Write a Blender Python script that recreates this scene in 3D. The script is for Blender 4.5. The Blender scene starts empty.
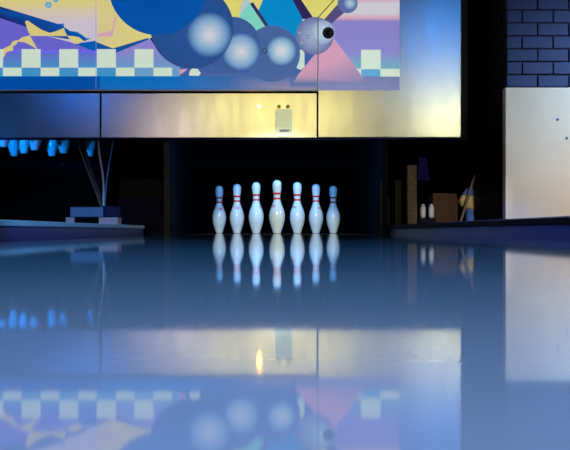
import bpy, bmesh, math, random
from mathutils import Vector, noise
random.seed(7)
S = bpy.context.scene
C = S.collection

# ------------------------------------------------------------------ camera
F, VX, HY, CH = 884.0, 270.0, 230.9, 0.02          # focal (px), vanishing point, horizon, camera height
cam_d = bpy.data.cameras.new('camera'); cam = bpy.data.objects.new('camera', cam_d); C.objects.link(cam)
cam.location = (0, 0, CH); cam.rotation_euler = (math.radians(90), 0, 0)
cam_d.sensor_width = 36; cam_d.lens = F / 570 * 36
cam_d.shift_x = (285 - VX) / 570; cam_d.shift_y = (HY - 225) / 570
cam_d.clip_start = 0.01; cam_d.clip_end = 60
S.camera = cam

# ------------------------------------------------------------------ world, exposure
w = bpy.data.worlds.new('world'); S.world = w; w.use_nodes = True
w.node_tree.nodes['Background'].inputs[0].default_value = (0.02, 0.05, 0.22, 1)
w.node_tree.nodes['Background'].inputs[1].default_value = 0.03
S.view_settings.view_transform = 'Standard'; S.view_settings.look = 'None'
S.view_settings.exposure = 0.0; S.view_settings.gamma = 1.0; S.view_settings.use_curve_mapping = False

# ------------------------------------------------------------------ unseen lamps: coloured hall lights, plus fills added for single areas
def lamp(name, loc, target, size, power, col, spread=180, shape='DISK', size_y=None):
    d = bpy.data.lights.new(name, 'AREA'); d.shape = shape; d.size = size
    if size_y: d.size_y = size_y
    d.energy = power; d.color = col; d.spread = math.radians(spread)
    o = bpy.data.objects.new(name, d); C.objects.link(o); o.location = loc
    o.rotation_euler = (Vector(target) - Vector(loc)).to_track_quat('-Z', 'Y').to_euler()
    return o
def spot(name, loc, target, ang, power, col, blend=1.0, rad=0.05):
    d = bpy.data.lights.new(name, 'SPOT'); d.energy = power; d.color = col
    d.spot_size = math.radians(ang); d.spot_blend = blend; d.shadow_soft_size = rad
    o = bpy.data.objects.new(name, d); C.objects.link(o); o.location = loc
    o.rotation_euler = (Vector(target) - Vector(loc)).to_track_quat('-Z', 'Y').to_euler()
    return o
spot('key_spot', (0.1, -0.3, 2.35), (0.05, 6.6, -0.29), 12.4, 1050, (0.9, 1.0, 0.72), 0.3, 0.06)
spot('bay_fill', (0.7, -0.3, 0.8), (1.3, 6.2, 0.12), 5.5, 420, (1.0, 0.92, 0.9), 0.5, 0.05)  # added fill, brightens the things in the right bay
lamp('blue_pin_fill', (0.04, 6.13, 0.71), (0.04, 6.75, 0.25), 1.3, 7.5, (0.000, 0.3, 1.000), 140, 'RECTANGLE', 0.04)  # added out of sight behind the fascia to turn pin heads blue
lamp('blue_bay_fill', (-2.9, 4.6, 0.1), (-1.9, 6.9, 0.65), 0.3, 5.0, (0.000, 0.24, 1.000), 40)  # unseen fill added to colour the hanging pins
lamp('warm_fill_lamp', (0.5, -0.6, 0.7), (0.2, 6.5, 0.7), 0.7, 2.0, (1.0, 0.88, 0.5), 110)
lamp('blue_high_lamp', (2.25, 0.0, 2.7), (1.2, 6.0, 1.4), 0.8, 0.85, (0.000, 0.26, 1.000), 60)
lamp('cyan_side_lamp', (2.3, 0.0, 2.05), (1.2, 6.0, 1.1), 0.35, 0.17, (0.4, 0.7, 1.0), 40)
lamp('blue_left_lamp', (-2.5, 0.0, 2.1), (-1.2, 6.0, 1.0), 0.7, 0.7, (0.000, 0.2, 1.000), 60)
lamp('lavender_lamp', (-1.25, 0.0, 1.35), (-0.8, 6.0, 0.75), 0.5, 0.22, (1.0, 0.8, 0.8), 40)
lamp('yellow_lamp', (0.1, 0.0, 1.62), (0.1, 6.0, 0.8), 1.9, 0.98, (1.0, 0.86, 0.28), 40, 'RECTANGLE', 0.6)
lamp('yellow_side_lamp', (2.4, 0.0, 1.5), (1.2, 6.0, 0.75), 0.3, 0.26, (1.0, 0.95, 0.5), 30)
lamp('warm_low_fill', (2.5, 3.9, 0.3), (1.75, 5.45, 0.2), 0.4, 4.4, (1.0, 0.66, 0.3), 120)  # added close by to warm the lower cream board
lamp('board_top_fill', (2.9, 4.5, 1.6), (2.0, 5.42, 0.75), 0.4, 10, (0.4, 0.68, 1.0), 70)  # added close by to cool the top of the cream board
lamp('near_lane_fill', (0.0, -0.35, 0.6), (0.0, -0.1, 0.0), 0.3, 2.1, (1.0, 0.84, 0.72), 130)  # added low fill for the pale haze on the nearest lane
lamp('blue_ceiling_lamp', (-0.2, 0.5, 2.9), (-0.2, 0.5, 0.0), 1.2, 20, (0.03, 0.43, 1.0), 75)
lamp('blue_lane_fill', (0.0, 0.15, 1.0), (0.0, 0.15, 0.0), 0.5, 1.6, (0.03, 0.5, 1.0), 105)  # added fill that grades the blue along the near lane
spot('blue_left_fill', (0.4, -0.5, 0.5), (-1.0, 4.2, 0.02), 11, 700, (0.12, 0.46, 1.0), 0.5, 0.05)  # added to lift the left cap and slate box
spot('blue_right_fill', (-0.3, -0.5, 0.5), (0.97, 3.8, -0.1), 11, 550, (0.03, 0.25, 1.0), 0.5, 0.05)  # added to lift the side of the right divider

# ------------------------------------------------------------------ materials
def lin(c):
    return tuple(((v / 255) / 12.92 if v / 255 <= 0.04045 else ((v / 255 + 0.055) / 1.055) ** 2.4) for v in c)
def mat(name, rgb, rough=0.5, metal=0.0, ns=0, nv=0.15, bump=0.0, ior=1.5, coat=0.0, spec=0.5):
    m = bpy.data.materials.new(name); m.use_nodes = True
    nt = m.node_tree; p = nt.nodes['Principled BSDF']
    col = lin(rgb) + (1,)
    p.inputs['Base Color'].default_value = col
    p.inputs['Roughness'].default_value = rough; p.inputs['Metallic'].default_value = metal
    p.inputs['IOR'].default_value = ior; p.inputs['Coat Weight'].default_value = coat
    p.inputs['Specular IOR Level'].default_value = spec
    if ns:
        tc = nt.nodes.new('ShaderNodeTexCoord'); n = nt.nodes.new('ShaderNodeTexNoise')
        n.inputs['Scale'].default_value = ns; n.inputs['Detail'].default_value = 6
        nt.links.new(tc.outputs['Object'], n.inputs['Vector'])
        r = nt.nodes.new('ShaderNodeValToRGB')
        r.color_ramp.elements[0].position = 0.3; r.color_ramp.elements[1].position = 0.7
        r.color_ramp.elements[0].color = tuple(c * (1 - nv) for c in col[:3]) + (1,)
        r.color_ramp.elements[1].color = tuple(min(1, c * (1 + nv)) for c in col[:3]) + (1,)
        nt.links.new(n.outputs['Fac'], r.inputs[0]); nt.links.new(r.outputs[0], p.inputs['Base Color'])
        if bump:
            b = nt.nodes.new('ShaderNodeBump'); b.inputs['Strength'].default_value = bump
            b.inputs['Distance'].default_value = 0.002
            nt.links.new(n.outputs['Fac'], b.inputs['Height']); nt.links.new(b.outputs[0], p.inputs['Normal'])
    return m
def mat_brushed(name, rgb, rough, metal):
    m = mat(name, rgb, rough, metal)
    nt = m.node_tree; p = nt.nodes['Principled BSDF']
    tc = nt.nodes.new('ShaderNodeTexCoord'); mp = nt.nodes.new('ShaderNodeMapping')
    mp.inputs['Scale'].default_value = (14, 14, 3)
    n = nt.nodes.new('ShaderNodeTexNoise'); n.inputs['Scale'].default_value = 1.0; n.inputs['Detail'].default_value = 8
    r = nt.nodes.new('ShaderNodeMapRange'); r.inputs['To Min'].default_value = rough * 0.8; r.inputs['To Max'].default_value = rough * 1.25
    nt.links.new(tc.outputs['Object'], mp.inputs[0]); nt.links.new(mp.outputs[0], n.inputs['Vector'])
    nt.links.new(n.outputs['Fac'], r.inputs['Value']); nt.links.new(r.outputs[0], p.inputs['Roughness'])
    return m
def mat_lane():
    m = mat('lane_lacquer', (140, 130, 160), 0.06, 0, ior=1.5)
    nt = m.node_tree; p = nt.nodes['Principled BSDF']
    tc = nt.nodes.new('ShaderNodeTexCoord'); mp = nt.nodes.new('ShaderNodeMapping')
    mp.inputs['Scale'].default_value = (38, 0.6, 1)       # boards 27 mm wide, running down the lane
    n = nt.nodes.new('ShaderNodeTexNoise'); n.inputs['Scale'].default_value = 1; n.inputs['Detail'].default_value = 3
    r = nt.nodes.new('ShaderNodeValToRGB')
    a, b = lin((136, 130, 146)), lin((148, 141, 156))
    r.color_ramp.elements[0].color = a + (1,); r.color_ramp.elements[1].color = b + (1,)
    nt.links.new(tc.outputs['Object'], mp.inputs[0]); nt.links.new(mp.outputs[0], n.inputs['Vector'])
    nt.links.new(n.outputs['Fac'], r.inputs[0]); nt.links.new(r.outputs[0], p.inputs['Base Color'])
    n2 = nt.nodes.new('ShaderNodeTexNoise'); n2.inputs['Scale'].default_value = 5
    r2 = nt.nodes.new('ShaderNodeMapRange'); r2.inputs['To Min'].default_value = 0.03; r2.inputs['To Max'].default_value = 0.05
    nt.links.new(tc.outputs['Object'], n2.inputs['Vector']); nt.links.new(n2.outputs['Fac'], r2.inputs['Value'])
    nt.links.new(r2.outputs[0], p.inputs['Roughness'])
    return m
def mat_print():
    m = bpy.data.materials.new('printed_film'); m.use_nodes = True
    nt = m.node_tree; p = nt.nodes['Principled BSDF']
    a = nt.nodes.new('ShaderNodeVertexColor'); a.layer_name = 'print'
    tc = nt.nodes.new('ShaderNodeTexCoord'); n = nt.nodes.new('ShaderNodeTexNoise')
    n.inputs['Scale'].default_value = 60; n.inputs['Detail'].default_value = 8
    r = nt.nodes.new('ShaderNodeMapRange'); r.inputs['To Min'].default_value = 0.88; r.inputs['To Max'].default_value = 1.1
    mx = nt.nodes.new('ShaderNodeMix'); mx.data_type = 'RGBA'; mx.blend_type = 'MULTIPLY'; mx.inputs[0].default_value = 1
    nt.links.new(tc.outputs['Object'], n.inputs['Vector']); nt.links.new(n.outputs['Fac'], r.inputs['Value'])
    nt.links.new(a.outputs['Color'], mx.inputs[6]); nt.links.new(r.outputs[0], mx.inputs[7])
    dk = nt.nodes.new('ShaderNodeMix'); dk.data_type = 'RGBA'; dk.blend_type = 'MULTIPLY'; dk.inputs[0].default_value = 1
    dk.inputs[7].default_value = (0.5, 0.5, 0.5, 1); nt.links.new(mx.outputs[2], dk.inputs[6])
    nt.links.new(dk.outputs[2], p.inputs['Base Color']); p.inputs['Roughness'].default_value = 0.35
    nt.links.new(mx.outputs[2], p.inputs['Emission Color']); p.inputs['Emission Strength'].default_value = 0.85   # glow added to brighten the print evenly
    p.inputs['Specular IOR Level'].default_value = 0.15
    return m
M = dict(
    lane=mat_lane(), film=mat_print(),
    steel=mat_brushed('brushed_fascia', (205, 203, 203), 0.24, 0.85),
    black=mat('black_paint', (9, 9, 12), 0.7, ns=9, nv=0.4, spec=0.15), pit=mat('pit_black', (3, 3, 4), 0.9, ns=5, nv=0.3, spec=0.15),
    rubber=mat('black_rubber', (8, 9, 16), 0.6, ns=30, nv=0.3, bump=0.3, spec=0.15),
    alu=mat('cap_aluminium', (190, 215, 230), 0.5, 0.0, ns=12, nv=0.08),
    line=mat('pale_edging', (250, 250, 255), 0.4, 0.0, ns=10, nv=0.1),
    gap=mat('dark_seam', (12, 12, 20), 0.6, ns=20, nv=0.2),
    gutter=mat('gutter_plastic', (34, 44, 120), 0.35, ns=8, nv=0.15),
    navy=mat('navy_board', (13, 12, 62), 0.5, ns=14, nv=0.25, spec=0.15),
    brown=mat('dark_brown_board', (14, 9, 5), 0.7, ns=14, nv=0.35),
    olive=mat('olive_edge', (40, 31, 14), 0.6, ns=40, nv=0.45),
    wood=mat('weathered_timber', (150, 130, 100), 0.7, ns=60, nv=0.4, bump=0.3),
    wood_dark=mat('dark_timber', (62, 46, 26), 0.7, ns=60, nv=0.4, bump=0.3),
    brick_shaded=mat('shaded_side_brick', (9, 9, 16), 0.7, ns=22, nv=0.3, bump=0.8, spec=0.15),  # shade of the unlit side face, put into the brick colour
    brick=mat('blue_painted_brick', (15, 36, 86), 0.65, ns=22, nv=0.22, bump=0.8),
    mortar=mat('blue_mortar', (14, 19, 50), 0.85, ns=40, nv=0.25, bump=0.5),
    board=mat('cream_board', (205, 192, 176), 0.5, 0.1, ns=5, nv=0.05),
    pin=mat('pin_white', (226, 230, 226), 0.22, ns=18, nv=0.03, coat=0.5),
    red=mat('pin_red', (240, 34, 52), 0.3, ns=30, nv=0.1),
    mark=mat('pin_mark', (226, 110, 130), 0.35, ns=60, nv=0.2),
    base=mat('pin_base', (190, 160, 110), 0.5, ns=30, nv=0.15),
    chip=mat('chip_dark', (20, 22, 26), 0.8, ns=80, nv=0.4),
    device=mat('slate_blue_plastic', (84, 112, 150), 0.5, ns=20, nv=0.08),
    pink=mat('pink_block', (205, 160, 165), 0.6, ns=30, nv=0.12),
    wire=mat('pale_cable', (215, 225, 235), 0.5, ns=20, nv=0.1), wire_blue=mat('blue_cable', (50, 140, 240), 0.5, ns=20, nv=0.1),
    hose=mat('dark_hose', (14, 14, 44), 0.5, ns=40, nv=0.3), wire_grey=mat('grey_cable', (110, 104, 104), 0.5, ns=20, nv=0.1),
    card=mat('dark_cardboard', (84, 56, 28), 0.8, ns=18, nv=0.25), purple=mat('purple_cloth', (78, 64, 180), 0.8, ns=25, nv=0.25),
    yellowcloth=mat('yellow_cloth', (240, 215, 140), 0.8, ns=25, nv=0.15), bluecloth=mat('blue_cloth', (90, 130, 200), 0.8, ns=25, nv=0.15),
    white=mat('white_plastic', (235, 240, 245), 0.35, ns=20, nv=0.03), paper=mat('plate_white', (222, 240, 255), 0.3, 0.5, ns=12, nv=0.04),
    stud=mat('yellow_stud', (255, 240, 70), 0.5, 0.0, ns=20, nv=0.1), smudge=mat('faint_print', (225, 222, 240), 0.5, ns=60, nv=0.15),
    bolt=mat('dull_bolt', (150, 120, 90), 0.35, 0.8, ns=30, nv=0.2), floor=mat('concrete', (40, 42, 56), 0.7, ns=6, nv=0.2, bump=0.2),
    ceil=mat('ceiling_black', (14, 14, 20), 0.9, ns=6, nv=0.2, spec=0.15), lens=mat('black_lens', (4, 5, 9), 0.12, ns=20, nv=0.1),
)
def emit(name, col, st):
    m = bpy.data.materials.new(name); m.use_nodes = True; p = m.node_tree.nodes['Principled BSDF']
    p.inputs['Emission Color'].default_value = col + (1,); p.inputs['Emission Strength'].default_value = st
    p.inputs['Base Color'].default_value = col + (1,)
    return m
M['glow'] = emit('amber_lamp_glow', (1.0, 0.48, 0.02), 70.0)

# ------------------------------------------------------------------ helpers
def X(px, d): return (px - VX) / F * d
def Z(py, d): return CH + (HY - py) / F * d
def P(px, py, d): return Vector((X(px, d), d, Z(py, d)))
def link(name, bm, m, parent=None, loc=(0, 0, 0), smooth=False):
    me = bpy.data.meshes.new(name); bmesh.ops.recalc_face_normals(bm, faces=bm.faces[:]); bm.to_mesh(me); bm.free()
    for k in (m if isinstance(m, (list, tuple)) else [m]): me.materials.append(k)
    if smooth:
        for f in me.polygons: f.use_smooth = True
    o = bpy.data.objects.new(name, me); C.objects.link(o); o.location = loc
    if parent: o.parent = parent
    return o
def tag(o, label, cat, group=None):
    o['label'] = label; o['category'] = cat
    if group: o['group'] = group
    return o
def thing(name, label, cat, loc=(0, 0, 0), group=None):
    o = bpy.data.objects.new(name, None); C.objects.link(o); o.location = loc; o.empty_display_size = 0.05
    return tag(o, label, cat, group)
def struct(o): o['kind'] = 'structure'; return o
def box(bm, x0, x1, y0, y1, z0, z1, bev=0.0, mi=0):
    vs = [bm.verts.new(p) for p in ((x0,y0,z0),(x1,y0,z0),(x1,y1,z0),(x0,y1,z0),(x0,y0,z1),(x1,y0,z1),(x1,y1,z1),(x0,y1,z1))]
    fs = [bm.faces.new([vs[i] for i in q]) for q in ((0,3,2,1),(4,5,6,7),(0,1,5,4),(1,2,6,5),(2,3,7,6),(3,0,4,7))]
    for f in fs: f.material_index = mi
    if bev:
        es = list({e for f in fs for e in f.edges})
        r = bmesh.ops.bevel(bm, geom=es, offset=bev, segments=2, affect='EDGES', profile=0.5)
        for f in r['faces']: f.material_index = mi
def boxo(name, x0, x1, y0, y1, z0, z1, m, parent=None, bev=0.0, org=(0, 0, 0)):
    bm = bmesh.new(); box(bm, x0-org[0], x1-org[0], y0-org[1], y1-org[1], z0-org[2], z1-org[2], bev)
    return link(name, bm, m, parent, (0, 0, 0) if parent else org)
def lathe(bm, prof, seg=40, c=(0, 0, 0), cap=True):
    rings = []
    for r, z in prof:
        rings.append([bm.verts.new((c[0] + r*math.cos(2*math.pi*k/seg), c[1] + r*math.sin(2*math.pi*k/seg), c[2] + z)) for k in range(seg)])
    for a, b in zip(rings, rings[1:]):
        for k in range(seg): bm.faces.new((a[k], a[(k+1) % seg], b[(k+1) % seg], b[k]))
    if cap: bm.faces.new(rings[0][::-1]); bm.faces.new(rings[-1])
def tube(bm, pts, r, seg=10, r2=None):
    pts = [Vector(p) for p in pts]; rings = []
    up = Vector((0, 1, 0))
    for i, p in enumerate(pts):
        t = (pts[min(i+1, len(pts)-1)] - pts[max(i-1, 0)]).normalized()
        a = t.cross(up).normalized() if abs(t.dot(up)) < 0.99 else t.cross(Vector((1, 0, 0))).normalized(); b = t.cross(a)
        rr = r if r2 is None else r + (r2 - r) * i / (len(pts) - 1)
        rings.append([bm.verts.new(p + (a*math.cos(2*math.pi*k/seg) + b*math.sin(2*math.pi*k/seg))*rr) for k in range(seg)])
    for a, b in zip(rings, rings[1:]):
        for k in range(seg): bm.faces.new((a[k], a[(k+1) % seg], b[(k+1) % seg], b[k]))
    bm.faces.new(rings[0][::-1]); bm.faces.new(rings[-1])
def smooth_path(pts, n=8):
    pts = [Vector(p) for p in pts]; out = []
    q = [pts[0]] + pts + [pts[-1]]
    for i in range(1, len(q) - 2):
        for k in range(n):
            t = k / n; a, b, c, d = q[i-1], q[i], q[i+1], q[i+2]
            out.append(0.5*((2*b) + (c-a)*t + (2*a-5*b+4*c-d)*t*t + (3*b-a-3*c+d)*t**3))
    out.append(pts[-1]); return out
def extrude_profile(bm, prof, y0, y1, mi=0, closed=True):       # profile in x,z
    a = [bm.verts.new((x, y0, z)) for x, z in prof]; b = [bm.verts.new((x, y1, z)) for x, z in prof]
    n = len(prof)
    for k in range(n if closed else n - 1):
        bm.faces.new((a[k], a[(k+1) % n], b[(k+1) % n], b[k])).material_index = mi
    if closed: bm.faces.new(a[::-1]).material_index = mi; bm.faces.new(b).material_index = mi

LC = 0.05            # centre line of the lane
LL, LR = LC - 0.53, LC + 0.53

# ------------------------------------------------------------------ the setting
struct(boxo('floor', -6, 4.5, -2.5, 9.0, -0.22, -0.12, M['floor']))
struct(boxo('ceiling', -6, 4.5, -2.5, 9.0, 3.2, 3.3, M['ceil']))
struct(boxo('wall_back', -6, 4.5, 8.6, 8.75, -0.12, 3.2, M['pit']))
# brick wall at the right: courses of separate bricks over a mortar core
D_BR = 5.5; BX = X(507, D_BR)
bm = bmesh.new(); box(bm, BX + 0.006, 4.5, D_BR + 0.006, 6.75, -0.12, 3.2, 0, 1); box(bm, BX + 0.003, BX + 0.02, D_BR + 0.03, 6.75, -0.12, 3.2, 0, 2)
ch = 12.9 / F * D_BR; row0 = Z(87.5, D_BR); n0 = int((row0 + 0.12) / ch) + 1
bl = 31.0 / F * D_BR
for r in range(60):
    z0 = row0 - n0*ch + r*ch
    if z0 < -0.1 or z0 + ch > 3.19: continue
    off = 0.0 if r % 2 == n0 % 2 else -bl/2
    x = BX + off
    while x < 4.4:
        xa, xb = max(x, BX), x + bl - 0.008
        j = random.uniform(-0.003, 0.003)
        if xb - xa > 0.03: box(bm, xa + 0.0, xb, D_BR - 0.004 + j, D_BR + 0.03, z0 + 0.004, z0 + ch - 0.004 + random.uniform(-.002, .001), 0.003)
        x += bl
    y = D_BR + 0.034 + (0 if r % 2 else bl/2)
    while y < 6.7:
        ya, yb = y, min(y + bl - 0.008, 6.745)
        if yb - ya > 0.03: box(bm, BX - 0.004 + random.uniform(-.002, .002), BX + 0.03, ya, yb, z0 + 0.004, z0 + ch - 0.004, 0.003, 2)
        y += bl
struct(link('wall_right', bm, [M['brick'], M['mortar'], M['brick_shaded']]))

# ------------------------------------------------------------------ lanes, gutters, dividers
o = boxo('bowling_lane', LL, LR, -1.6, 7.55, -0.11, 0.0, M['lane'], None, 0.002, (LC, 0, -0.11))
tag(o, 'glossy lacquered bowling lane running to the standing pins', 'bowling lane')
o = boxo('bowling_lane', -1.904-0.53, -1.904+0.53, -1.6, 7.55, -0.11, 0.0, M['lane'], None, 0.002, (-1.904, 0, -0.11))
tag(o, 'neighbouring bowling lane at the left, behind the pale gutter cap, below the hanging pins', 'bowling lane')
def gutter(x0, x1, label):
    bm = bmesh.new(); n = 14; c = (x0+x1)/2; hw = (x1-x0)/2 - 0.004
    prof = [(c + hw*math.cos(math.pi + math.pi*k/n), -0.012 + 0.075*math.sin(math.pi + math.pi*k/n)) for k in range(n+1)]
    inner = [(c + (hw-0.006)*math.cos(2*math.pi - math.pi*k/n), -0.012 + 0.069*math.sin(2*math.pi - math.pi*k/n)) for k in range(n+1)]
    extrude_profile(bm, prof + inner, -1.6, 6.0)
    o = link('gutter', bm, M['gutter']); tag(o, label, 'gutter', 'gutters beside the lane'); return o
gutter(LL - 0.235, LL - 0.002, 'dark blue gutter along the left edge of the glossy lane')
gutter(LR + 0.002, LR + 0.235, 'dark blue gutter along the right edge of the glossy lane')
# left divider
t = thing('lane_divider', 'low lane divider at left with pale blue cap, carrying the slate blue box', 'lane divider', (-0.8, 0, -0.12))
o = boxo('side_board', -1.165, -0.805, -1.5, 5.62, -0.12, 0.034, M['gutter'], t, 0.003, (-0.8, 0, -0.12))
o = boxo('cap', -1.17, -0.797, -1.5, 5.62, 0.034, 0.054, M['alu'], t, 0.004, (-0.8, 0, -0.12)); o['label'] = 'pale blue aluminium cap'
# right divider: cap edge, black band, blue side
t = thing('lane_divider', 'low dark blue lane divider at right with black band, before the cream board', 'lane divider', (0.955, 0, -0.12))
def along(name, prof, m, ends=(-1.5, 6.05), drop=0.010):
    bm = bmesh.new(); n = 12; prev = None
    for i in range(n+1):
        y = ends[0] + (ends[1]-ends[0])*i/n; dz = -drop*max(0, (y-4.2)/1.85)**1.5
        bx = -0.135*max(0, (y-4.3)/1.75)**1.3
        ring = [bm.verts.new((x-0.955+bx, y, z + 0.12 + (dz if z > 0.03 else 0))) for x, z in prof]
        if prev:
            for k in range(len(prof)): bm.faces.new((prev[k], prev[(k+1) % len(prof)], ring[(k+1) % len(prof)], ring[k]))
        else: bm.faces.new(ring[::-1])
        prev = ring
    bm.faces.new(prev); return link(name, bm, m, t)
along('side_board', [(0.955, -0.12), (1.28, -0.12), (1.28, 0.044), (0.965, 0.044), (0.955, -0.01)], M['gutter'])
o = along('rubber_band', [(0.95, 0.044), (1.28, 0.044), (1.28, 0.0635), (0.95, 0.0635)], M['rubber']); o['label'] = 'black band under the cap'
o = along('cap', [(0.947, 0.0636), (1.285, 0.0636), (1.285, 0.068), (0.95, 0.068)], M['gutter']); o['label'] = 'thin blue cap edge'

# ------------------------------------------------------------------ bowling pins
IN = 0.0254
prof = [(0.0, 0.0), (0.95, 0.0), (1.03, 0.06), (1.25, 0.75), (1.52, 1.6), (1.78, 2.4), (1.99, 3.2), (2.12, 3.9), (2.18, 4.6), (2.17, 5.2), (2.09, 5.875),
        (1.91, 6.6), (1.64, 7.35), (1.32, 8.2), (1.08, 8.9), (0.96, 9.5), (0.92, 10.0), (0.94, 10.6), (1.02, 11.3), (1.12, 12.0), (1.21, 12.8), (1.25, 13.5),
        (1.20, 14.05), (1.04, 14.5), (0.78, 14.8), (0.42, 14.96), (0.0, 15.0)]
def catmull(pr, n=3):
    out = []
    q = [Vector((a, b, 0)) for a, b in pr]
    for v in smooth_path(q, n): out.append((max(v.x, 0.001), v.y))
    return out
PR = [(r*IN, z*IN) for r, z in ([(0.01, 0.0), (0.95, 0.0)] + catmull(prof[2:], 3))]
def rad_at(z):
    for (a, za), (b, zb) in zip(PR, PR[1:]):
        if za <= z <= zb and zb > za: return a + (b-a)*(z-za)/(zb-za)
    return PR[-1][0]
def make_pin(mark_ang=0.0, mark_z=0.195):
    root = thing('bowling_pin', '', 'bowling pin')
    bm = bmesh.new(); lathe(bm, PR, 48); link('pin_body', bm, M['pin'], root, smooth=True)
    for zc, h in ((0.249, 0.013), (0.285, 0.013)):
        bm = bmesh.new(); n = 4
        p = [(rad_at(zc-h/2+h*k/n) + 0.0007, zc-h/2+h*k/n) for k in range(n+1)]
        p = [(p[0][0]-0.002, p[0][1])] + p + [(p[-1][0]-0.002, p[-1][1])]
        lathe(bm, p, 48, cap=False); o = link('neck_band', bm, M['red'], root, smooth=True); o['label'] = 'red band round the neck'
    bm = bmesh.new(); lathe(bm, [(0.02, 0.0002), (0.0262, 0.0002), (0.0268, 0.006), (0.024, 0.006)], 40, cap=False)
    o = link('base_ring', bm, M['base'], root, smooth=True); o['label'] = 'tan base ring'
    return root
def add_mark(root, ang, zc=0.195):                               # small crown-like red maker's mark, wrapped on the shoulder
    bm = bmesh.new()
    pts = [(-1, -.7), (1, -.7), (1.15, .6), (.55, .05), (0, .9), (-.55, .05), (-1.15, .6)]
    a0 = -math.pi/2 + ang
    vs = []
    for u, v in pts:
        z = zc + v*0.016; r = rad_at(z) + 0.0012; a = a0 + u*0.016/r
        vs.append(bm.verts.new((r*math.cos(a), r*math.sin(a), z)))
    cz = zc; r = rad_at(cz) + 0.0016; c = bm.verts.new((r*math.cos(a0), r*math.sin(a0), cz - 0.003))
    for k in range(len(vs)): bm.faces.new((vs[k], vs[(k+1) % len(vs)], c))
    o = link('printed_mark', bm, M['mark'], root); o['label'] = 'small pink printed mark'
def copy_tree(src):
    r = src.copy(); C.objects.link(r)
    for c in src.children:
        k = c.copy(); C.objects.link(k); k.parent = r
    return r
HP = 6.3; RS = 0.264
rack = [   # row, lateral offset (inches), mark angle, label
    (3, -18, 0.35, 'leftmost standing white bowling pin with blue-tinted head and tan base'),
    (2, -12, 0.05, 'second standing white bowling pin from the left, pink mark at its shoulder centre'),
    (1, -6, 1.15, 'standing white bowling pin just left of the tallest centre pin'),
    (0, 0, -0.85, 'tallest and brightest standing bowling pin, centre front, dark chip on its head'),
    (1, 6, -0.65, 'standing white bowling pin just right of the tallest centre pin'),
    (2, 12, 0.8, 'second standing white bowling pin from the right, pink mark at its right shoulder'),
    (3, 18, None, 'rightmost standing white bowling pin with blue-tinted head and tan base')]
proto = make_pin(); first = True
for row, off, ang, lab in rack:
    r = proto if first else copy_tree(proto); first = False
    r.location = (LC + off*IN, HP + row*RS, 0.0005); tag(r, lab, 'bowling pin', 'bowling pins standing on the lane')
    items = (r, ang)
    rack[rack.index((row, off, ang, lab))] = items
for r, ang in rack:
    if ang is not None: add_mark(r, ang)
# chip on the head of the centre pin
bm = bmesh.new(); bmesh.ops.create_icosphere(bm, subdivisions=2, radius=0.0085)
for v in bm.verts: v.co *= 1 + 0.25*noise.noise(v.co*200); v.co.x *= 0.6
o = link('chip', bm, M['chip'], rack[3][0], (0.0312, -0.008, 0.343)); o['label'] = 'dark chip on the head'
# rack held above the neighbouring lane
AC = -1.904; HZ = 0.62
hang = [(3, -6, 'white bowling pin hanging in the back row at left, third back-row base from the right'),
        (3, 6, 'white bowling pin hanging in the back row, middle back-row base under the fascia'),
        (3, 18, 'rightmost hanging bowling pin, among the cables under the fascia seam'),
        (2, 0, 'hanging bowling pin base overlapping left side of the third hanging pin from the cables'),
        (2, 12, 'hanging bowling pin second from the cables, base higher than its left neighbour'),
        (1, -6, 'hanging bowling pin cut off by the left edge of the picture'),
        (1, 6, 'hanging bowling pin with a high base just right of the left-hand overlapping trio'),
        (0, 0, 'hanging bowling pin nearest the left picture edge, with the highest base')]
for row, off, lab in hang:
    r = copy_tree(proto); r.location = (AC + off*IN, HP + 0.02 + row*RS, HZ)
    tag(r, lab, 'bowling pin', 'bowling pins hanging in the machine at left')
t = thing('pinsetter_table', 'black pin-holding table of the machine above the hanging pins', 'bowling machine', (AC, HP+0.4, HZ+0.381))
boxo('deck_plate', AC-0.62, AC+0.62, HP-0.15, HP+1.0, HZ+0.382, HZ+0.42, M['black'], t, 0.004, (AC, HP+0.4, HZ+0.381))
for sx in (-0.6, 0.57):
    boxo('hanger_bar', AC+sx, AC+sx+0.03, HP+0.4, HP+0.46, HZ+0.42, 3.2, M['black'], t, 0.003, (AC, HP+0.4, HZ+0.381))

# ------------------------------------------------------------------ machine house: side walls, boxes, rails
def kick(x0, x1, y0, y1, z1, label, edge):
    t = thing('kickback_panel', label, 'side panel', ((x0+x1)/2, y0, -0.12)); org = ((x0+x1)/2, y0, -0.12)
    boxo('panel', x0, x1, y0+0.012, y1, -0.12, z1, M['pit'], t, 0, org)
    o = boxo('edge_strip', x0, x1, y0, y0+0.011, -0.12, z1 if edge is not M['olive'] else 0.645, edge, t, 0.002, org); return t
kick(X(163.5, 6.1), X(169.5, 6.1), 6.1, 8.5, 1.1, 'dark side wall left of the standing pins with an olive front edge', M['olive'])
kick(X(383, 6.1), X(388, 6.1), 6.1, 8.5, 1.1, 'black side wall right of the standing pins', M['black'])
boxk = thing('division_box', 'low navy and dark brown box between the cables and the olive-edged side wall', 'box', (X(140, 6.25), 6.25, -0.12)); og = (X(140, 6.25), 6.25, -0.12)
boxo('lower_case', X(117.5, 6.25), X(162.5, 6.25), 6.25, 7.6, -0.12, Z(197.5, 6.25), M['navy'], boxk, 0.006, og)
boxo('upper_case', X(119, 6.5), X(163, 6.5), 6.5, 7.6, Z(197.5, 6.25), Z(179, 6.5), M['brown'], boxk, 0.006, og)
kick(X(108, 6.3), X(113, 6.3), 6.3, 8.5, 1.1, 'black side wall behind the cables at left', M['pit'])
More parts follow.
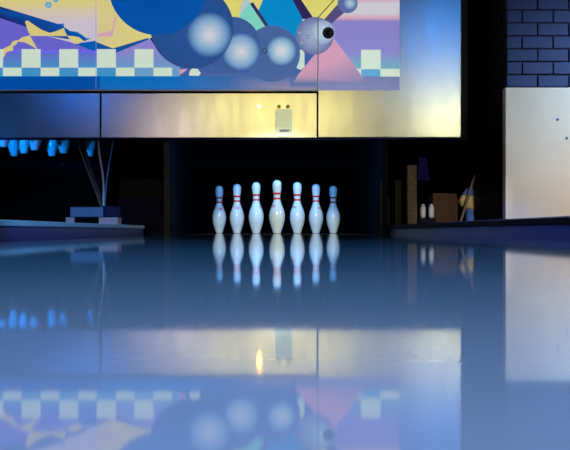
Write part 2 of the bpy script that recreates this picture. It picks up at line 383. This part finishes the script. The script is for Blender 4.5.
for x0, x1, pxs, lab in ((X(170, 6.1)+0.0, X(383, 6.1), (202, 232, 278, 300, 323), 'black rail with small bolts across the dark pit behind the standing pins'),
                    (-2.7, X(108, 6.3), (12, 36, 62), 'black rail with small bolts in the dark bay below the hanging pins')):
    D = 7.8; t = thing('machine_rail', lab, 'rail', ((x0+x1)/2, D, 0.6)); org = ((x0+x1)/2, D, 0.6)
    boxo('bar', x0+0.002, x1-0.002, D, D+0.06, 0.56, 0.64, M['pit'], t, 0.004, org)
    for px in pxs:
        bm = bmesh.new(); bmesh.ops.create_uvsphere(bm, u_segments=12, v_segments=8, radius=0.007)
        b = link('bolt', bm, M['bolt'], t, (X(px, D)-org[0], -0.003, Z(165, D)-org[2]), True)
# dark rubber lump at the end of the left divider
bm = bmesh.new(); bmesh.ops.create_uvsphere(bm, u_segments=32, v_segments=20, radius=1)
for v in bm.verts:
    n = noise.noise(v.co*2.3)*0.25 + noise.noise(v.co*6)*0.1
    v.co = Vector((v.co.x*0.12, v.co.y*0.20, (v.co.z*0.08)))*(1+n)
    v.co.z = max(v.co.z, -0.06)
o = link('rubber_sleeve', bm, M['rubber'], None, (X(145.5, 5.9), 5.86, -0.03), True); tag(o, 'crumpled black rubber cover lying at the far end of the left divider', 'rubber cover')

# ------------------------------------------------------------------ device and cables at left
d = 5.0; t = thing('sensor_box', 'slate blue box on pinkish feet resting on the left divider cap', 'box', (X(90, d), d, 0.0545)); og = (X(90, d), d, 0.0545)
boxo('housing', X(70, d), X(103, d), d, d+0.12, Z(217, d), Z(207, d), M['device'], t, 0.004, og)
boxo('end_block', X(103.5, d), X(117, d), d+0.01, d+0.11, Z(217, d), Z(206, d), M['navy'], t, 0.004, og)
for a, b in ((66, 74), (99, 118)):
    o = boxo('foot', X(a, d), X(b, d), d-0.01, d+0.12, 0.0545, Z(217.3, d), M['pink'], t, 0.003, og); o['label'] = 'pinkish foot block'
bm = bmesh.new(); n = 12
pr = [(X(74.5, d), 0.0545), (X(98.5, d), 0.0545), (X(98.5, d), Z(217.5, d))]
pr += [(X(98.5, d) + (X(74.5, d)-X(98.5, d))*k/n, Z(217.5, d) - 0.0 ) for k in range(1, n)] + [(X(74.5, d), Z(217.5, d))]
extrude_profile(bm, [(x-og[0], z-og[2]) for x, z in pr], 0.02, 0.1); link('middle_block', bm, M['pit'], t)
def cable(name, pts, r, m, lab, cat='cable'):
    bm = bmesh.new(); tube(bm, smooth_path([P(*p) for p in pts], 8), r, 10)
    o = link(name, bm, m, None, smooth=True); tag(o, lab, cat, 'cables rising from the slate blue box'); return o
cable('cable', [(75, 136, 6.2), (80, 150, 5.9), (88, 172, 5.6), (95, 190, 5.3), (101, 207, 5.06)], 0.0042, M['wire_grey'], 'thin grey cable rising from the slate blue box, leftmost of the four')
cable('hose', [(81, 134, 6.26), (85, 152, 5.96), (92, 176, 5.62), (98, 192, 5.34), (101, 206.0, 5.16)], 0.014, M['hose'], 'thick dark hose between the thin cables above the slate blue box', 'hose')
cable('cable', [(98, 134, 6.2), (99, 152, 5.9), (102, 170, 5.6), (103.5, 185, 5.3), (103.3, 205.2, 5.03)], 0.006, M['wire'], 'thickest pale cable, hanging almost upright above the slate blue box')
cable('cable', [(114, 134, 6.2), (112, 148, 6.0), (109, 165, 5.7), (106.5, 182, 5.4), (104.5, 207, 5.08)], 0.0042, M['wire_blue'], 'thin blue cable, rightmost above the slate blue box')

# ------------------------------------------------------------------ right bay
def post(pa, pb, py, d, m, lab):
    bm = bmesh.new(); x0, x1, z1 = X(pa, d), X(pb, d), Z(py, d)
    box(bm, x0, x1, d, d+0.045, -0.12, z1, 0.004)
    for v in bm.verts: v.co.x += 0.0015*noise.noise(v.co*7)
    o = link('wooden_post', bm, m); tag(o, lab, 'post', 'posts right of the standing pins')
post(407.5, 417, 165, 6.15, M['wood'], 'taller, pale grey wooden post right of the pin area')
post(395, 401.5, 180, 6.25, M['wood_dark'], 'shorter, dark brown wooden post beside the black side wall')
# thin metal rods by the side wall
for px, py, dd, mm, lab in ((381, 182, 6.08, M['wood_dark'], 'thin dark brass rod standing at the right end of the pin deck'), (388.6, 196, 6.07, M['hose'], 'short dark blue rod standing against the black side wall')):
    bm = bmesh.new(); lathe(bm, [(0.006, 0), (0.006, Z(py, dd)+0.01-0.012), (0.003, Z(py, dd)+0.01)], 16); z0 = -0.0
    o = link('metal_rod', bm, mm, None, (X(px, dd), dd, 0.0 if px < 385 else -0.12), True); tag(o, lab, 'rod')
    if px > 385: o.scale.z = (Z(py, dd) + 0.12)/(Z(py, dd)+0.01)
# purple cloth
d = 6.12; bm = bmesh.new(); nx, nz = 8, 12; g = []
for i in range(nz+1):
    v = i/nz; row = []
    xl = 419 + (417.3-419)*v; xr = 426.3 + (429.7-426.3)*v; yy = 157 + (178+2*0)*0 + 23*v
    for j in range(nx+1):
        u = j/nx; p = P(xl+(xr-xl)*u, yy + 1.2*u*v, d); p.y += 0.012*math.sin(u*9+v*2)*(0.3+v); row.append(bm.verts.new(p))
    g.append(row)
for i in range(nz):
    for j in range(nx): bm.faces.new((g[i][j], g[i][j+1], g[i+1][j+1], g[i+1][j]))
bmesh.ops.solidify(bm, geom=bm.faces[:], thickness=0.004)
o = link('purple_flap', bm, M['purple'], None, smooth=True); tag(o, 'dark purple cloth flap hanging beside the taller pale post', 'cloth')
# crate with two bottles
d = 6.12; o = boxo('low_crate', X(419, d), X(436.5, d), d, d+0.12, -0.12, Z(218, d), M['rubber'], None, 0.004, (X(428, d), d, -0.12)); tag(o, 'low dark crate under the two small white bottles', 'crate')
for px, lab in ((424.3, 'left one of the two small white bottles on the dark crate'), (432.7, 'right one of the two small white bottles on the dark crate')):
    t = thing('small_bottle', lab, 'bottle', (X(px, d), d+0.05, Z(218, d)+0.0005), 'small white bottles on the dark crate')
    bm = bmesh.new(); lathe(bm, [(0.010, 0), (0.0155, 0.003), (0.0185, 0.02), (0.019, 0.068), (0.0165, 0.078), (0.012, 0.084)], 24); link('bottle_body', bm, M['white'], t, smooth=True)
    bm = bmesh.new(); lathe(bm, [(0.0115, 0.0841), (0.0115, 0.094), (0.007, 0.098)], 20); link('bottle_cap', bm, M['white'], t, smooth=True)
# cardboard box
d = 6.3; t = thing('cardboard_box', 'dark brown cardboard box behind the divider, left of the leaning stick', 'box', (X(447, d), d, -0.12)); og = (X(447, d), d, -0.12)
boxo('carton', X(433, d), X(458, d), d, d+0.2, -0.12, Z(193, d), M['card'], t, 0.004, og)
bm = bmesh.new(); a = [P(433, 193, d), P(434, 190.5, d), P(460, 189, d), P(461, 196, d), P(458, 200, d), P(456, 193.5, d)]
v0 = [bm.verts.new(Vector(p) - Vector(og) + Vector((0, -0.004, 0))) for p in a]; bm.faces.new(v0)
bmesh.ops.solidify(bm, geom=bm.faces[:], thickness=0.005); link('flap', bm, M['card'], t)
# crumpled cloth bundle
d = 6.42; t = thing('cloth_bundle', 'crumpled yellow and blue cloth bundle leaning against the brick corner', 'cloth', (X(467.5, d), d, -0.12)); og = Vector((X(467.5, d), d, -0.12))
def lump(name, prof, m, seed):
    bm = bmesh.new(); rings = []; seg = 28
    for (pl, pr_, py) in prof:
        c = P((pl+pr_)/2, py, d); hw = (X(pr_, d)-X(pl, d))/2; r = []
        for k in range(seg):
            a = 2*math.pi*k/seg; n = 1 + 0.16*math.sin(5*a+seed) * 0.6 + 0.12*noise.noise(Vector((math.cos(a)*2, math.sin(a)*2, py*0.12+seed)))
            r.append(bm.verts.new(c - og + Vector((math.cos(a)*hw*n, math.sin(a)*min(hw, 0.055)*n, 0.006*math.sin(3*a+seed)))))
        rings.append(r)
    for a, b in zip(rings, rings[1:]):
        for k in range(seg): bm.faces.new((a[k], a[(k+1) % seg], b[(k+1) % seg], b[k]))
    bm.faces.new(rings[0]); bm.faces.new(rings[-1][::-1]); return link(name, bm, m, t, smooth=True)
lump('lower_fold', [(465.5, 474.5, 247.5), (466, 475, 225), (466, 475, 212), (464, 475, 207)], M['bluecloth'], 1.0)
o = lump('middle_fold', [(464, 475, 209), (460, 475.5, 205), (458.5, 475.5, 200), (460.5, 475.5, 196)], M['yellowcloth'], 2.0); o['label'] = 'pale yellow fold'
lump('upper_fold', [(461, 475.3, 196.5), (463.5, 475.4, 192), (466, 475.3, 189), (470, 475, 187.5)], M['bluecloth'], 3.1)
bm = bmesh.new(); p0, p1 = P(461, 221, 6.22), P(474.8, 175, 6.3); dv = (p1-p0)/(p1.z-p0.z); pb = p0 - dv*(p0.z+0.118)
tube(bm, [pb, p0, p1], 0.0085, 12); o = link('wooden_stick', bm, M['wood'], None); tag(o, 'pale wooden stick leaning to the right in front of the cloth bundle', 'stick')

# ------------------------------------------------------------------ cream board on the brick wall
d = 5.415; x0 = X(505.5, d); t = thing('cream_board', 'large cream board standing against the blue brick wall at right', 'board', (x0, d, -0.12)); og = (x0, d, -0.12)
boxo('face_board', x0, 4.0, d, 5.48, -0.12, Z(87.5, d), M['board'], t, 0.003, og)
for px, py in ((558, 119.5), (567, 138)):
    bm = bmesh.new(); lathe(bm, [(0.0085, 0), (0.0075, 0.003), (0.003, 0.0045)], 16)
    o = link('screw', bm, M['device'], t, (X(px, d)-x0, 0, Z(py, d)+0.12), True); o.rotation_euler = (math.pi/2, 0, 0); o['label'] = 'small dark screw'

# ------------------------------------------------------------------ masking unit
D = 6.0
mu = thing('masking_unit', 'long masking unit above the pins with a bowling ball mural and metal fascia', 'masking unit', (0, D, Z(138, D))); og = Vector((0, D, Z(138, D)))
ZT = 2.35
def mbox(name, pa, pb, pya, pyb, m, y0=0.0, y1=0.03, bev=0.002, ztop=None, label=None):
    o = boxo(name, X(pa, D), X(pb, D), D+y0, D+y1, Z(pyb, D), ztop if ztop else Z(pya, D), m, mu, bev, og)
    if label: o['label'] = label
    return o
mbox('lower_panel', -330, 99.8, 93.2, 137.6, M['steel']); mbox('lower_panel', 101.2, 316.8, 93.2, 137.6, M['steel'])
mbox('side_panel', 318.2, 461, 0, 137.2, M['steel'], ztop=ZT, label='tall metal end panel')
mbox('mural_backing', -330, 317.6, 0, 92.0, M['black'], 0.006, 0.03, ztop=ZT)
mbox('bottom_lip', -330, 461, 137.7, 139.2, M['navy'], 0.004, 0.05, 0.001)
mbox('edge_trim', -330, 317.5, 90.0, 91.2, M['line'], -0.02, 0.006, 0.001, label='pale strip under the mural')
mbox('end_post', 461.5, 471, 0, 139, M['olive'], 0.10, 0.16, ztop=ZT, label='dark olive end post')
mbox('rear_frame', -330, 461, 0, 138, M['pit'], 0.051, 0.07, ztop=3.195)
bm = bmesh.new(); tube(bm, [P(317.8, 92, D)-og+Vector((0, -0.024, 0)), P(317.8, 18.5, D)-og+Vector((0, -0.024, 0)), P(334.5, 0, D)-og+Vector((0, -0.024, 0)), P(372, -42, D)-og+Vector((0, -0.024, 0)), P(372, -80, D)-og+Vector((0, -0.024, 0))], 0.0045, 8)
o = link('sheet_edging', bm, M['line'], mu); o['label'] = 'pale tubular edging across the mural'

# ---- the mural: one sheet, printed shapes as coloured faces on it
bm = bmesh.new(); cl = bm.loops.layers.float_color.new('print'); layer = [0]
def paint(f, cols):
    for l, c in zip(f.loops, cols): l[cl] = tuple(lin(c)) + (1,)
def vert(px, py, k):
    p = P(px, py, D) - og; return bm.verts.new((p.x, -0.0015 - 0.0001*k, p.z))
XR = 399.5
def shape(pts, col, cols=None):
    layer[0] += 1
    vs = [vert(min(x, XR), min(y, 90), layer[0]) for x, y in pts]
    f = bm.faces.new(vs); 
    if cols: paint(f, cols)
    else: paint(f, [col]*len(pts))
def grad(x0, x1, stops):                                        # vertical gradient: stops = [(y, colour), ...]
    layer[0] += 1
    for (ya, ca), (yb, cb) in zip(stops, stops[1:]):
        f = bm.faces.new([vert(x0, ya, layer[0]), vert(x1, ya, layer[0]), vert(x1, yb, layer[0]), vert(x0, yb, layer[0])])
        paint(f, [ca, ca, cb, cb])
def disc(cx, cy, r, stops, seg=64):                             # stops = [(radius fraction, colour)]
    layer[0] += 1; prev = None
    for fr, c in stops:
        ring = [vert(cx + r*max(fr, .001)*math.cos(2*math.pi*k/seg), cy + r*max(fr, .001)*math.sin(2*math.pi*k/seg), layer[0]) for k in range(seg)]
        if prev:
            for k in range(seg):
                f = bm.faces.new((prev[0][k], prev[0][(k+1) % seg], ring[(k+1) % seg], ring[k])); paint(f, [prev[1], prev[1], c, c])
        prev = (ring, c)
YL, PK, PU, TE, CK = (228, 218, 118), (212, 200, 212), (112, 98, 205), (60, 150, 205), (212, 230, 212)
NV, BL = (28, 48, 120), (0, 92, 180)
# ground colours
SL = (62, 98, 165)
grad(-330, XR, [(-310, (30, 60, 150)), (-200, (110, 98, 205)), (-90, (212, 196, 216)), (0, PK)])
grad(-330, 150, [(-60, (224, 212, 120)), (3, (226, 212, 135)), (12, (220, 204, 180)), (22, (212, 200, 212)), (56, (206, 200, 216))])
grad(-330, 318, [(49, (110, 104, 210)), (66, (80, 145, 205)), (76.5, (60, 155, 205))])
grad(116, 200, [(49, (146, 136, 214)), (60, (120, 150, 208)), (76.5, (108, 165, 205))])
grad(-330, 100, [(76.4, (0, 80, 170)), (90.5, (0, 78, 165))]); grad(100, 180, [(76.4, (0, 112, 190)), (90.5, (20, 108, 190))])
grad(200, 318, [(0, SL), (72, SL), (80, (86, 112, 168)), (86, (108, 120, 170)), (90.5, (168, 152, 170))]); grad(180, 200, [(0, SL), (76.4, SL)])
layer[0] += 1
for (xa, ca, cb), (xb, cc, cd) in zip([(180, (0, 112, 190), (20, 108, 190)), (228, (50, 104, 172), (70, 112, 176))], [(228, (50, 104, 172), (70, 112, 176)), (290, (90, 112, 168), (150, 142, 172))]):
    f = bm.faces.new([vert(xa, 76.4, layer[0]), vert(xb, 76.4, layer[0]), vert(xb, 90, layer[0]), vert(xa, 90, layer[0])]); paint(f, [ca, cc, cd, cb])

grad(318, XR, [(0, (214, 170, 196)), (4, (208, 208, 218)), (13, (210, 208, 216)), (18, (215, 170, 190)), (21.5, (142, 134, 206)), (52, (142, 138, 208)), (66, (118, 172, 200)), (76, (118, 172, 200)), (76.6, (116, 130, 175)), (90.5, (134, 138, 182))])
# purple piece below the band, then the band itself
shape([(-330, -70), (0, 18), (26, 27), (46, 35.8), (68, 41.5), (84, 47), (98, 49.2), (116, 53), (150, 38.5), (156, 50), (150, 51), (-330, 51)], (110, 104, 210))
shape([(116, 53), (150, 38.5), (158, 51), (116, 53.5)], (146, 136, 214))
shape([(-330, -82), (0, 6.5), (58, 24), (64, 23.5), (64, 27), (70, 31), (78, 32), (86, 38), (92, 38.5), (84, 41.5), (60, 38), (46, 35.8), (26, 27), (0, 18), (-330, -70)],
      None, [NV, (22, 36, 108), (8, 84, 172), (90, 150, 205), (8, 84, 172), (0, 90, 178), (60, 140, 205), (0, 84, 172), (120, 170, 210), (0, 84, 172), (0, 84, 172), (4, 76, 165), (28, 50, 122), (24, 40, 115), NV])
shape([(75, 43.5), (95, 41), (98, 43), (98, 49.2), (93, 51), (83, 47), (72, 42.5)], (0, 96, 186))
# yellow piece to the right of the joint, with a pink fold
shape([(97.5, -60), (140, -60), (152, 38), (148, 38), (113, 48.5), (97.5, 42)], None, [YL, YL, YL, (228, 216, 130), (228, 212, 135), (222, 205, 150)])
shape([(97.5, 34), (112, 31), (114.5, 18), (117, 15.5), (115, 24), (112.5, 36), (97.5, 37)], (218, 170, 190))
shape([(97.5, 42.5), (113, 48.5), (148, 38), (149, 39.5), (116, 53), (116, 50), (97.5, 49.2)], (16, 84, 160))
# ribbon
RB = (226, 208, 135)
shape([(-12, 62), (-4, 54), (0, 51), (6, 47.5), (11, 45), (12, 42.5), (15, 40.5), (18.5, 40.5), (17, 44), (13, 46.5), (13.5, 50.5), (7, 52), (4, 57), (2, 62), (-6, 68)], RB)
shape([(17, 41.5), (22, 37.5), (30, 35.5), (32.5, 40), (38, 50), (32, 46), (25, 42.5)], RB)
shape([(25.2, 22), (26.5, 20.6), (28.5, 21), (35, 25.5), (42, 30), (50, 33), (57, 31), (64, 28), (65, 31), (67.5, 36.3), (50, 36), (31, 36), (28, 31)], RB)
shape([(67, 35.8), (74, 36.2), (79.5, 37.5), (84.5, 41.5), (78, 44), (74, 43.5), (70.5, 40)], RB)
disc(48.5, 5, 3.2, [(0, (150, 215, 225)), (1, (60, 160, 215))], 20); disc(56, 0, 2.6, [(0, (120, 205, 230)), (1, (70, 160, 215))], 20)
# chequers
for k in range(-8, 5):
    x = 21.8 + 37.6*k
    if k < 4: shape([(x, 49.3), (x+19, 49.3), (x+19, 67.8), (x, 67.8)], CK)
    shape([(x-18.6, 67.8), (x, 67.8), (x, 76.2), (x-18.6, 76.2)], CK)
shape([(361, 50), (380.5, 50), (380.5, 69.4), (361, 69.4)], CK); shape([(380.2, 69), (XR, 69), (XR, 76.7), (380.2, 76.7)], CK)
shape([(361, 69.4), (380.2, 69.4), (380.2, 76.4), (361, 76.4)], (98, 168, 212)); shape([(356, 69), (361, 69), (361, 74.5), (359.5, 74.5)], CK)
# top middle diamonds
shape([(216, -60), (330, -60), (339, 0), (335, 11), (324, 21), (311, 18.5), (300, 30), (240, 30), (222, 4)], YL)
shape([(263, 0), (255, -30), (290, -60), (293, 0), (303, 18), (300, 42), (284, 38), (267, 25.5), (258, 12)], (0, 140, 208))
shape([(250, 2), (267, 26), (260, 34), (250, 34), (238.5, 18)], (128, 218, 198)); shape([(250, 2), (246, -8), (240, 10), (238.5, 18)], (190, 205, 215))
shape([(250, 4), (253, 2.5), (268.5, 25.5), (265.5, 27)], (50, 50, 105))
shape([(292.5, 0), (284, -30), (293, -30), (301, 0), (312.5, 17), (308, 20), (302.5, 19)], (44, 38, 92))
shape([(338, 4), (352, -2), (344, 13), (330, 25), (323, 21)], (84, 78, 128))
# pink cone and bevelled block
shape([(333, 38), (347, 56), (361, 75), (365, 83), (293, 83), (298, 75), (316, 53)], None, [(214, 160, 188), (214, 160, 188), (210, 158, 186), (128, 132, 178), (118, 126, 172), (208, 156, 184), (214, 158, 188)])
# balls, back to front
disc(314.5, 36, 18.8, [(0, (172, 190, 215)), (0.6, (140, 152, 192)), (1, (104, 116, 165))])
disc(322.5, 32.5, 12, [(0, (192, 216, 228)), (0.5, (178, 204, 220)), (1, (150, 166, 202))], 40)
for hx, hy in ((299.5, 33), (308, 37), (302, 43)): disc(hx, hy, 2.2, [(0, (165, 178, 208)), (0.5, (150, 160, 200)), (1, (108, 118, 165))], 20)
disc(347.5, 3.5, 10, [(0, (80, 105, 165)), (0.8, (90, 110, 165)), (1, (96, 112, 165))], 40)
disc(350, 3.5, 7, [(0, (196, 214, 224)), (0.45, (150, 180, 212)), (1, (88, 108, 165))], 40)
shape([(297, 50), (302, 50), (304.5, 53), (304.5, 67), (301, 70), (297.5, 69), (293.5, 63)], (205, 224, 210))
disc(272, 54, 28, [(0, (72, 102, 160)), (0.7, (70, 102, 162)), (1, (76, 104, 162))])
disc(281.5, 51, 15, [(0, (222, 220, 224)), (0.35, (190, 210, 224)), (0.75, (130, 175, 210)), (1, (74, 104, 164))])
disc(264.5, 51, 3.2, [(0, (110, 135, 185)), (0.6, (44, 64, 116)), (1, (66, 94, 152))], 20)
disc(232, 45, 28, [(0, (60, 92, 155)), (0.75, (60, 94, 158)), (1, (64, 94, 152))])
disc(241, 52, 19, [(0, (220, 216, 224)), (0.3, (186, 204, 222)), (0.75, (124, 168, 210)), (1, (60, 94, 158))])
disc(192, 27.5, 41.5, [(0, (44, 86, 156)), (0.8, (34, 82, 150)), (1, (44, 80, 142))])
disc(209.5, 35, 22.5, [(0, (222, 218, 226)), (0.28, (190, 204, 222)), (0.7, (120, 168, 210)), (1, (46, 88, 156))])
disc(158, -14, 49.5, [(0, (0, 80, 170)), (0.85, (0, 86, 176)), (1, (4, 84, 170))])
for k in range(46):
    a_ = random.uniform(0, 6.28); r_ = 47*math.sqrt(random.random()); disc(158 + r_*math.cos(a_), -14 + r_*math.sin(a_), random.uniform(.5, 1.3), [(0, (20, 62, 140)), (1, (4, 78, 162))], 8)
for k in range(30):
    a_ = random.uniform(1.8, 3.0); r_ = random.uniform(22, 39); disc(192 + r_*math.cos(a_), 27.5 + r_*math.sin(a_), random.uniform(.4, 1.0), [(0, (26, 58, 120)), (1, (38, 82, 148))], 8)
disc(70, -120, 60, [(0, (60, 150, 210)), (0.7, (20, 70, 160)), (1, (20, 60, 140))]); disc(300, -130, 50, [(0, (220, 180, 210)), (0.7, (150, 90, 190)), (1, (70, 50, 140))])
shape([(180, 70), (188, 69.2), (183, 73.5), (180, 75)], (222, 160, 190)); shape([(190, 71.5), (192, 69), (198, 69.3), (201, 73.5), (199, 76.3), (189, 76)], CK)
# vertical sheet joint
grad(96.2, 96.7, [(-300, (190, 180, 205)), (90, (120, 140, 190))])
me = bpy.data.meshes.new('mural_sheet'); bm.to_mesh(me); bm.free(); me.materials.append(M['film'])
mur = bpy.data.objects.new('mural_sheet', me); C.objects.link(mur); mur.parent = mu; mur['label'] = 'printed mural of blue bowling balls and chequers'

# ---- fittings on the masking unit
def fitting(name, px, py, r, m, lab, cat, ring=None, y0=0.0):
    t = thing(name, lab, cat, tuple(P(px, py, D) + Vector((0, y0, 0))))
    bm = bmesh.new(); lathe(bm, [(r*0.99, 0), (r, 0.004), (r*0.8, r*0.7), (r*0.4, r), (0.0005, r*1.08)], 28)
    o = link('lens', bm, m, t, smooth=True); o.rotation_euler = (math.pi/2, 0, 0)
    if ring:
        bm = bmesh.new(); lathe(bm, [(r, 0), (r*1.3, 0.0), (r*1.3, 0.005), (r*1.02, 0.008)], 28, cap=False)
        o = link('rim', bm, ring, t, smooth=True); o.rotation_euler = (math.pi/2, 0, 0)
    return t
fitting('round_fitting', 328, 33.7, 0.03, M['lens'], 'small round black fitting on the mural right of the silver ball', 'fitting', M['rubber'], -0.022)
fitting('indicator_lamp', 259.3, 106.5, 0.016, M['glow'], 'small glowing amber lamp on the fascia left of the white plate', 'lamp', M['stud'], -0.001)
t = thing('notice_plate', 'white upright plate below two round yellow studs on the fascia', 'plate', tuple(P(283.7, 136.6, D) + Vector((0, -0.001, 0)))); og2 = P(283.7, 136.6, D)
boxo('plate', X(275.4, D), X(292, D), D-0.006, D-0.001, Z(136.6, D), Z(109.5, D), M['paper'], t, 0.001, og2)
boxo('faint_caption', X(279.5, D), X(289, D), D-0.0068, D-0.0055, Z(132, D), Z(129.5, D), M['smudge'], t, 0, og2)
for px in (279, 288):
    bm = bmesh.new(); lathe(bm, [(0.012, 0), (0.013, 0.004), (0.008, 0.012), (0.0005, 0.013)], 24)
    o = link('stud', bm, M['stud'], t, tuple(P(px, 106.7, D) - og2 + Vector((0, 0.001, 0))), True); o.rotation_euler = (math.pi/2, 0, 0); o['label'] = 'round yellow stud'
